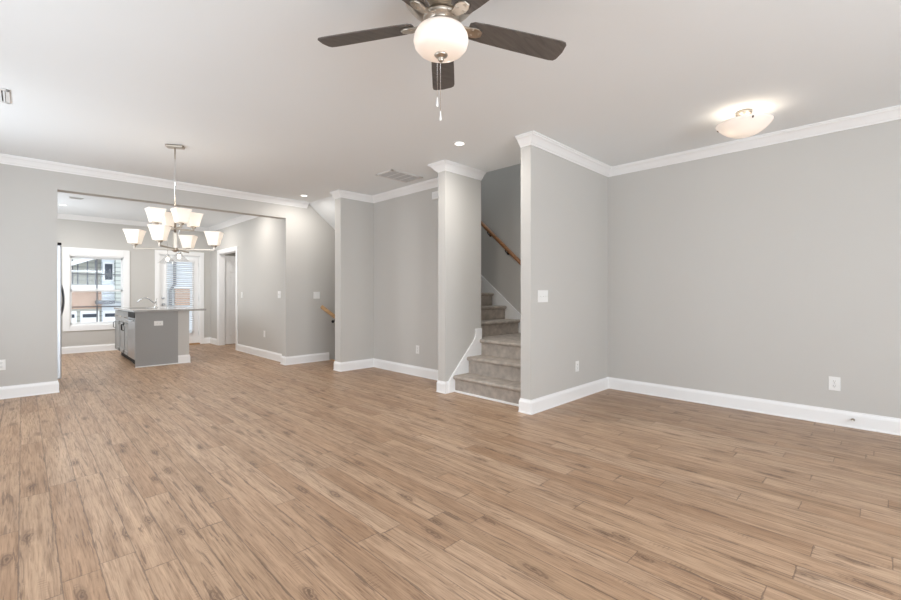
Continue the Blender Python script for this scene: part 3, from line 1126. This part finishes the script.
# ------------------------------------------------------------------ wall plates
def plate(name, lab, cat, loc, rz, kind, w_=.072, h_=.117, group=None):
    """plate facing local -Y; loc is on the wall surface"""
    t = thing(name, lab, cat, loc, rz, group)
    MB().box(-w_ / 2, w_ / 2, -.006, -.0005, -h_ / 2, h_ / 2, .0025).build('plate', 'plate', t)
    if kind == 'outlet':
        for z in (-.021, .021):
            so = MB().lathe([(0, 0), (.015, 0), (.016, -.001), (.016, .003)], 20, mtx=Matrix.Translation((0, -.0075, z)) @ RX).build('socket', 'plate', t)
            m_ = MB()
            m_.box(-.0065, -.0045, -.0085, -.0072, z - .002, z + .008)
            m_.box(.0045, .0065, -.0085, -.0072, z - .002, z + .007)
            m_.box(-.002, .002, -.0085, -.0072, z - .010, z - .006)
            m_.build('slots', 'shadow', so)
        MB().lathe([(0, -.001), (.003, 0)], 10, mtx=Matrix.Translation((0, -.0065, 0)) @ RX).build('screw', 'steel', t)
    elif kind == 'flat':
        for z in (-.021, .021):
            MB().box(-.008, .008, -.010, -.0055, z - .010, z + .010, .002).build('jack', 'plate', t)
    elif kind == 'houtlet':
        for x in (-.021, .021):
            so = MB().lathe([(0, 0), (.015, 0), (.016, -.001), (.016, .003)], 20, mtx=Matrix.Translation((x, -.0075, 0)) @ RX).build('socket', 'plate', t)
            m_ = MB()
            m_.box(x - .002, x + .008, -.0085, -.0072, -.0065, -.0045)
            m_.box(x - .002, x + .007, -.0085, -.0072, .0045, .0065)
            m_.build('slots', 'shadow', so)
    else:
        n = int(kind)
        for k in range(n):
            x = (k - (n - 1) / 2) * .046
            MB().box(x - .006, x + .006, -.0075, -.0055, -.013, .013, .001).build('toggle_slot', 'plate', t)
            MB().box(x - .0045, x + .0045, -.018, -.006, -.004, .005, .0015, Matrix.Translation((0, 0, 0))).build('toggle', 'plate', t)
    return t


FX, FXm = R(-90), R(0)       # facing -X: turn -90 about Z maps -Y to -X
plate('light_switch', 'white triple switch plate on the short wall beside the carpeted stairs', 'light switch', (3.70, YS0, 1.142), 0, 3, .18, .12)
plate('wall_outlet', 'white outlet low on the short wall beside the carpeted stairs', 'outlet', (4.382, YS0, .36), 0, 'outlet')
plate('wall_outlet', 'white outlet low on the long wall under the bowl shaped light', 'outlet', (XR, .322, .366), FX, 'outlet', .08, .122)
plate('wall_outlet', 'white outlet low in the alcove by the column wall', 'outlet', (XA, 4.67, .376), FX, 'outlet')
plate('wall_outlet', 'white outlet low on the wall at the photo\'s left edge, beside the kitchen opening', 'outlet', (-.165, YL0, .379), 0, 'outlet')
plate('light_switch', 'white double switch plate above the top of the descending oak handrail', 'light switch', (3.595, YL0, 1.14), 0, 2, .118, .118)
plate('light_switch', 'white switch plate inside the kitchen, just past the opening edge', 'light switch', (XK, 7.36, 1.15), FX, 2, .118, .118)
plate('light_switch', 'narrow white switch plate next to the kitchen passage door', 'light switch', (XK, 9.14, 1.14), FX, 1)
plate('wall_outlet', 'white jack plate low on the kitchen side wall', 'outlet', (XK, 8.006, .43), FX, 'flat')
dcm = thing('door_chime', 'small white chime box high in the alcove beside the column wall', 'door chime', (XA, 4.25, 2.44))
bevel(MB().box(-.045, -.0005, -.075, .075, 0, .10).build('cover', 'plate', dcm), .006)
m_ = MB()
for k in range(4):
    m_.box(-.0465, -.0445, -.05, .05, .025 + k * .014, .030 + k * .014)
m_.build('sound_slots', 'vent', dcm)

ds = thing('door_stop', 'small metal door stop on the right wall baseboard', 'door stop', (XR - .014, .201, .072))
m_ = MB().tube([(.0, 0, 0), (-.012, 0, 0)], .013, 14)
m_.build('flange', 'nickel', ds)
m_ = MB()
pts = []
for i in range(90):
    t = i / 89
    pts.append((-.012 - .05 * t, .0065 * math.cos(t * 9 * 2 * PI), .0065 * math.sin(t * 9 * 2 * PI)))
m_.tube(pts, .0013, 6)
m_.build('spring', 'nickel', ds)
MB().tube([(-.060, 0, 0), (-.072, 0, 0)], .0085, 12).build('rubber_tip', 'plate', ds)

# ------------------------------------------------------------------ kitchen island
IX0, IX1, IY0, IY1 = 1.262, 1.845, 8.30, 10.22
isl = thing('kitchen_island', 'grey kitchen island with end panel and white knee wall', 'kitchen island', (IX0, IY0, 0))
L_ = lambda x0, x1, y0, y1, z0, z1, b=0, mb=None: (mb or MB()).box(x0 - IX0, x1 - IX0, y0 - IY0, y1 - IY0, z0, z1, b)
L_(IX0, IX1, IY0, IY0 + .02, 0, .875, .002).build('end_panel', 'grey', isl)
m_ = MB()
L_(IX0 + .03, IX0 + .05, IY0 + .645, IY1, .10, .875, 0, m_)
L_(IX0 + .03, IX1, IY0 + .645, IY0 + .665, .10, .875, 0, m_)
L_(IX0 + .03, IX1, IY1 - .02, IY1, .10, .875, 0, m_)
L_(IX0 + .03, IX1, IY0 + .645, IY1, .10, .12, 0, m_)
L_(IX0 + .03, IX1, IY0 + .02, IY0 + .04, .10, .875, 0, m_)
L_(IX1 - .02, IX1, IY0 + .02, IY1, .0, .875, 0, m_)
m_.build('carcass', 'grey', isl)
L_(IX0 + .075, IX0 + .09, IY0 + .645, IY1, 0, .10).build('toe_kick', 'black', isl)
m_ = MB()
L_(IX1, IX1 + .165, IY0 + .012, IY1, 0, .875, 0, m_)
m_.build('knee_wall', 'wall', isl)
m_ = MB()
m_.sweep([(IX1 - IX0 + .001, .012), (IX1 + .165 - IX0, .012), (IX1 + .165 - IX0, IY1 - IY0)], [(-a_, b_) for a_, b_ in BP])
m_.build('knee_wall_baseboard', 'trim', isl)
L_(IX0 - .004, IX1, IY0 - .010, IY0, 0, .018, .003).build('shoe_moulding', 'trim', isl)
# doors and drawer fronts of the sink base, facing -X
y = IY0 + .66
for k in range(3):
    wdt = .50
    m_ = MB()
    ya, yb = y, y + wdt - .006
    z0, z1 = .115, .655
    xf = IX0 + .03
    L_(xf - .012, xf, ya, yb, z0, z1, 0, m_)
    for q in ((ya, ya + .06, z0, z1), (yb - .06, yb, z0, z1), (ya, yb, z0, z0 + .06), (ya, yb, z1 - .06, z1)):
        L_(xf - .022, xf - .012, q[0], q[1], q[2], q[3], .001, m_)
    dd = m_.build('cabinet_door', 'grey', isl)
    hy = ya + .035 if k % 2 else yb - .035
    bx = xf - .022 - IX0
    MB().tube([(bx, hy - IY0, .52), (bx - .028, hy - IY0, .525), (bx - .028, hy - IY0, .625), (bx, hy - IY0, .63)], .0055, 10).build('door_pull', 'black', dd)
    m_ = MB()
    L_(xf - .020, xf, ya, yb, .665, .855, .002, m_)
    dr = m_.build('drawer', 'grey', isl)
    cy = (ya + yb) / 2 - IY0
    MB().tube([(bx, cy - .06, .76), (bx - .026, cy - .055, .76), (bx - .026, cy + .055, .76), (bx, cy + .06, .76)], .0055, 10).build('drawer_pull', 'nickel', dr)
    y += wdt
# countertop
ct = MB()
sx0, sx1, sy0, sy1 = 1.33, 1.66, 9.05, 9.75
for q in ((1.228, sx0, IY0 - .03, IY1 + .03), (sx1, 2.262, IY0 - .03, IY1 + .03), (sx0, sx1, IY0 - .03, sy0), (sx0, sx1, sy1, IY1 + .03)):
    ct.box(q[0] - 1.228, q[1] - 1.228, q[2] - IY0, q[3] - IY0, 0, .032)
bmesh.ops.remove_doubles(ct.bm, verts=ct.bm.verts[:], dist=1e-5)
cto = ct.build('countertop', 'granite', None, (1.228, IY0, .8755))
tag(cto, 'grey speckled granite countertop overhanging the kitchen island', 'countertop')
snk = thing('sink', 'stainless sink set into the granite island top', 'sink', (1.495, 9.40, .70))
m_ = MB()
for q in ((-.16, .16, -.345, .345, 0, .01), (-.16, -.15, -.345, .345, 0, .175), (.15, .16, -.345, .345, 0, .175), (-.16, .16, -.345, -.335, 0, .175), (-.16, .16, .335, .345, 0, .175)):
    m_.box(*q)
m_.build('basin', 'steel', snk)
MB().lathe([(0, .0125), (.03, .0125), (.035, .010)], 20).build('drain', 'chrome', snk)
fc = thing('faucet', 'chrome arched kitchen faucet on the granite island top', 'faucet', (1.735, 9.40, .9075))
MB().lathe([(0, 0), (.03, 0), (.03, .012), (.022, .022), (.021, .09), (.0, .095)], 24).build('body', 'chrome', fc)
pts = []
for i in range(15):
    t = i / 14
    pts.append((-.01 - .25 * t, 0, .07 + .115 * math.sin(t * R(150)) - .0 * t))
pts.append((-.272, 0, .105))
MB().tube(pts, [.015] * 13 + [.013] * 3, 14).build('spout', 'chrome', fc)
MB().tube([(0, 0, .09), (.004, -.004, .13), (.02, -.01, .175)], [.012, .008, .006], 12).build('lever', 'chrome', fc)
dwm = thing('dishwasher', 'stainless dishwasher with black control strip in the island side', 'dishwasher', (IX0, IY0 + .345, 0))
MB().box(.05, .56, -.295, .295, .11, .868).build('tub', 'black', dwm)
do = MB().box(.0, .05, -.296, .296, .115, .775, .006).build('door', 'steel', dwm)
MB().box(-.004, .05, -.296, .296, .778, .866, .006).build('control_panel', 'black', dwm)
MB().tube([(.002, -.25, .735), (-.036, -.25, .735), (-.036, .25, .735), (.002, .25, .735)], .010, 10).build('handle', 'steel', do)
MB().box(.06, .075, -.296, .296, .0, .112).build('toe_panel', 'black', dwm)
plate('wall_outlet', 'white sideways outlet on the grey island end panel', 'outlet', (1.57, IY0, .687), 0, 'houtlet', .122, .075)

# ------------------------------------------------------------------ refrigerator, only its front edge shows past the opening
fr = thing('refrigerator', 'stainless refrigerator just inside the kitchen opening, curved handle in view', 'refrigerator', (-.42, 7.13, 0))
MB().box(0, .70, 0, .90, .03, 1.755, .006).build('body', 'grey', fr)
for q0, q1, hy in ((.003, .447, .40), (.453, .897, .50)):
    dm = MB().box(.705, .765, q0, q1, .12, 1.765, .012).build('door', 'steel', fr)
    pts = []
    for i in range(13):
        t = i / 12
        pts.append((.763 + .042 * math.sin(t * PI) ** .6, hy, .86 + .45 * t))
    MB().tube(pts, .010, 12).build('handle', 'muntin', dm)
MB().box(.63, .70, .02, .88, .0, .10).build('kick_grille', 'black', fr)
for q in (.04, .86):
    MB().box(.66, .765, q - .03, q + .03, 1.768, 1.795, .005).build('hinge_cap', 'black', fr)

# ------------------------------------------------------------------ clear glass pendants over the island
pend0 = None
for (x, y, lab) in ((1.93, 8.62, 'clear glass bell pendant over the near end of the granite top'),
                    (1.93, 9.45, 'clear glass bell pendant over the far end of the granite top')):
    if pend0 is None:
        pend0 = p_ = thing('pendant_light', lab, 'pendant light', (x, y, C), 0, 'glass pendants over the island')
        MB().lathe([(0, -.0005), (.06, -.0005), (.06, -.018), (.012, -.025), (0, -.025)], 28).build('canopy', 'chrome', p_)
        MB().tube([(0, 0, -.02), (0, 0, -.80)], .0035, 8).build('stem', 'chrome', p_)
        MB().lathe([(0, -.79), (.018, -.795), (.022, -.81), (.022, -.845), (0, -.845)], 20).build('socket', 'chrome', p_)
        o = MB().lathe([(.024, -.80), (.034, -.815), (.05, -.85), (.085, -.90), (.13, -.945), (.16, -.965)], 40).build('glass_shade', 'pend', p_)
        MB().lathe([(0, -.84), (.012, -.845), (.026, -.875), (.030, -.90), (.02, -.925), (0, -.93)], 16).build('bulb', 'bulb', p_)
    else:
        p_ = copy_tree(pend0)
        p_.location = (x, y, C)
        p_['label'] = lab
    point('pendant_lamp', (x, y, C - .96), .7, (1, .9, .78), .03)

# ------------------------------------------------------------------ outside the kitchen
struct('ground', MB().box(-30, 45, YF + .3, 60, -3.2, -3.0), 'ground')
BY = 20.0
hb = thing('townhouse', 'pale sided townhouse with brick band seen through the kitchen window', 'building', (0, BY, -3.0))


def HB(m, name, x0, x1, y0, y1, z0, z1, parent=hb, bev=0):
    return MB().box(x0, x1, y0, y1, z0 + 3, z1 + 3, bev).build(name, m, parent)


HB('bluesiding', 'wall', 2.05, 3.1, 0, 8, -3, 7)
HB('siding', 'wall', -6, 2.05, .3, 8, 1.3, 7)
HB('greysiding', 'wall', 2.42, 2.9, -.25, 0, .9, 7)
HB('pale', 'band_board', -6, 3.1, -.12, .3, 1.28, 1.48)
HB('brick', 'brick_wall', -6, 2.06, .02, .3, .62, 1.3)
HB('siding', 'lower_wall', -6, 2.06, .1, .3, -3, .62)
for k in range(5):
    x = -.4 + k * .62
    g = HB('pale', 'garage_door', x, x + .52, -.02, .1, -1.2, .55)
    MB().box(x + .06, x + .46, -.035, -.018, 3.32, 3.44).build('window_lite', 'dglass', g)
for x in (.75, 1.22, 1.36, 1.62, 1.84):
    HB('muntin', 'balcony_post', x, x + .035, -.2, -.16, 1.48, 2.35)
HB('pale', 'balcony_rail', -1, 2.05, -.21, -.15, 1.92, 1.98)
m_ = MB()
m_.prism([(-1.4, 4.02), (2.05, 5.48), (2.05, 5.62), (-1.4, 4.16)], -.5, .3, 'y')
m_.build('rake_board', 'pale', hb)
HB('muntin', 'awning', 1.86, 2.36, -.55, 0, .80, .92)
for q in ((2.08, 2.40, 1.62, 2.3),):
    wv = HB('pale', 'window', q[0], q[1], -.05, 0, q[2], q[3])
    MB().box(q[0] + .05, q[1] - .05, -.06, -.045, q[2] + 3.05, q[3] + 2.95).build('pane', 'dglass', wv)
h3 = thing('townhouse', 'blue grey townhouse with dark downspout seen through the back door blind', 'building', (3.2, BY + .6, -3.0))
MB().box(0, 9, 0, 8, 0, 10).build('wall', 'bluesiding', h3)
MB().box(1.25, 1.78, -.12, 0, 3.68, 4.36).build('brick_panel', 'brick', h3)
MB().box(1.2, 1.83, -.14, 0, 4.36, 4.42).build('ledge', 'pale', h3)
m_ = MB()
m_.tube([(1.24, -.1, 9.5), (1.24, -.1, 4.55), (1.08, -.1, 4.3), (1.08, -.1, 0)], .055, 12)
m_.build('downspout', 'muntin', h3)
dk = thing('deck', 'wooden back deck outside the kitchen door', 'deck', (1.8, YF + .15, -3.0))
MB().box(-2.5, 2.5, 0, 2.2, 2.82, 2.95).build('decking', 'ground', dk)
for q in (-2.4, 2.4):
    for yy in (.15, 2.05):
        MB().box(q - .06, q + .06, yy - .06, yy + .06, 0, 2.82).build('post', 'pale', dk)
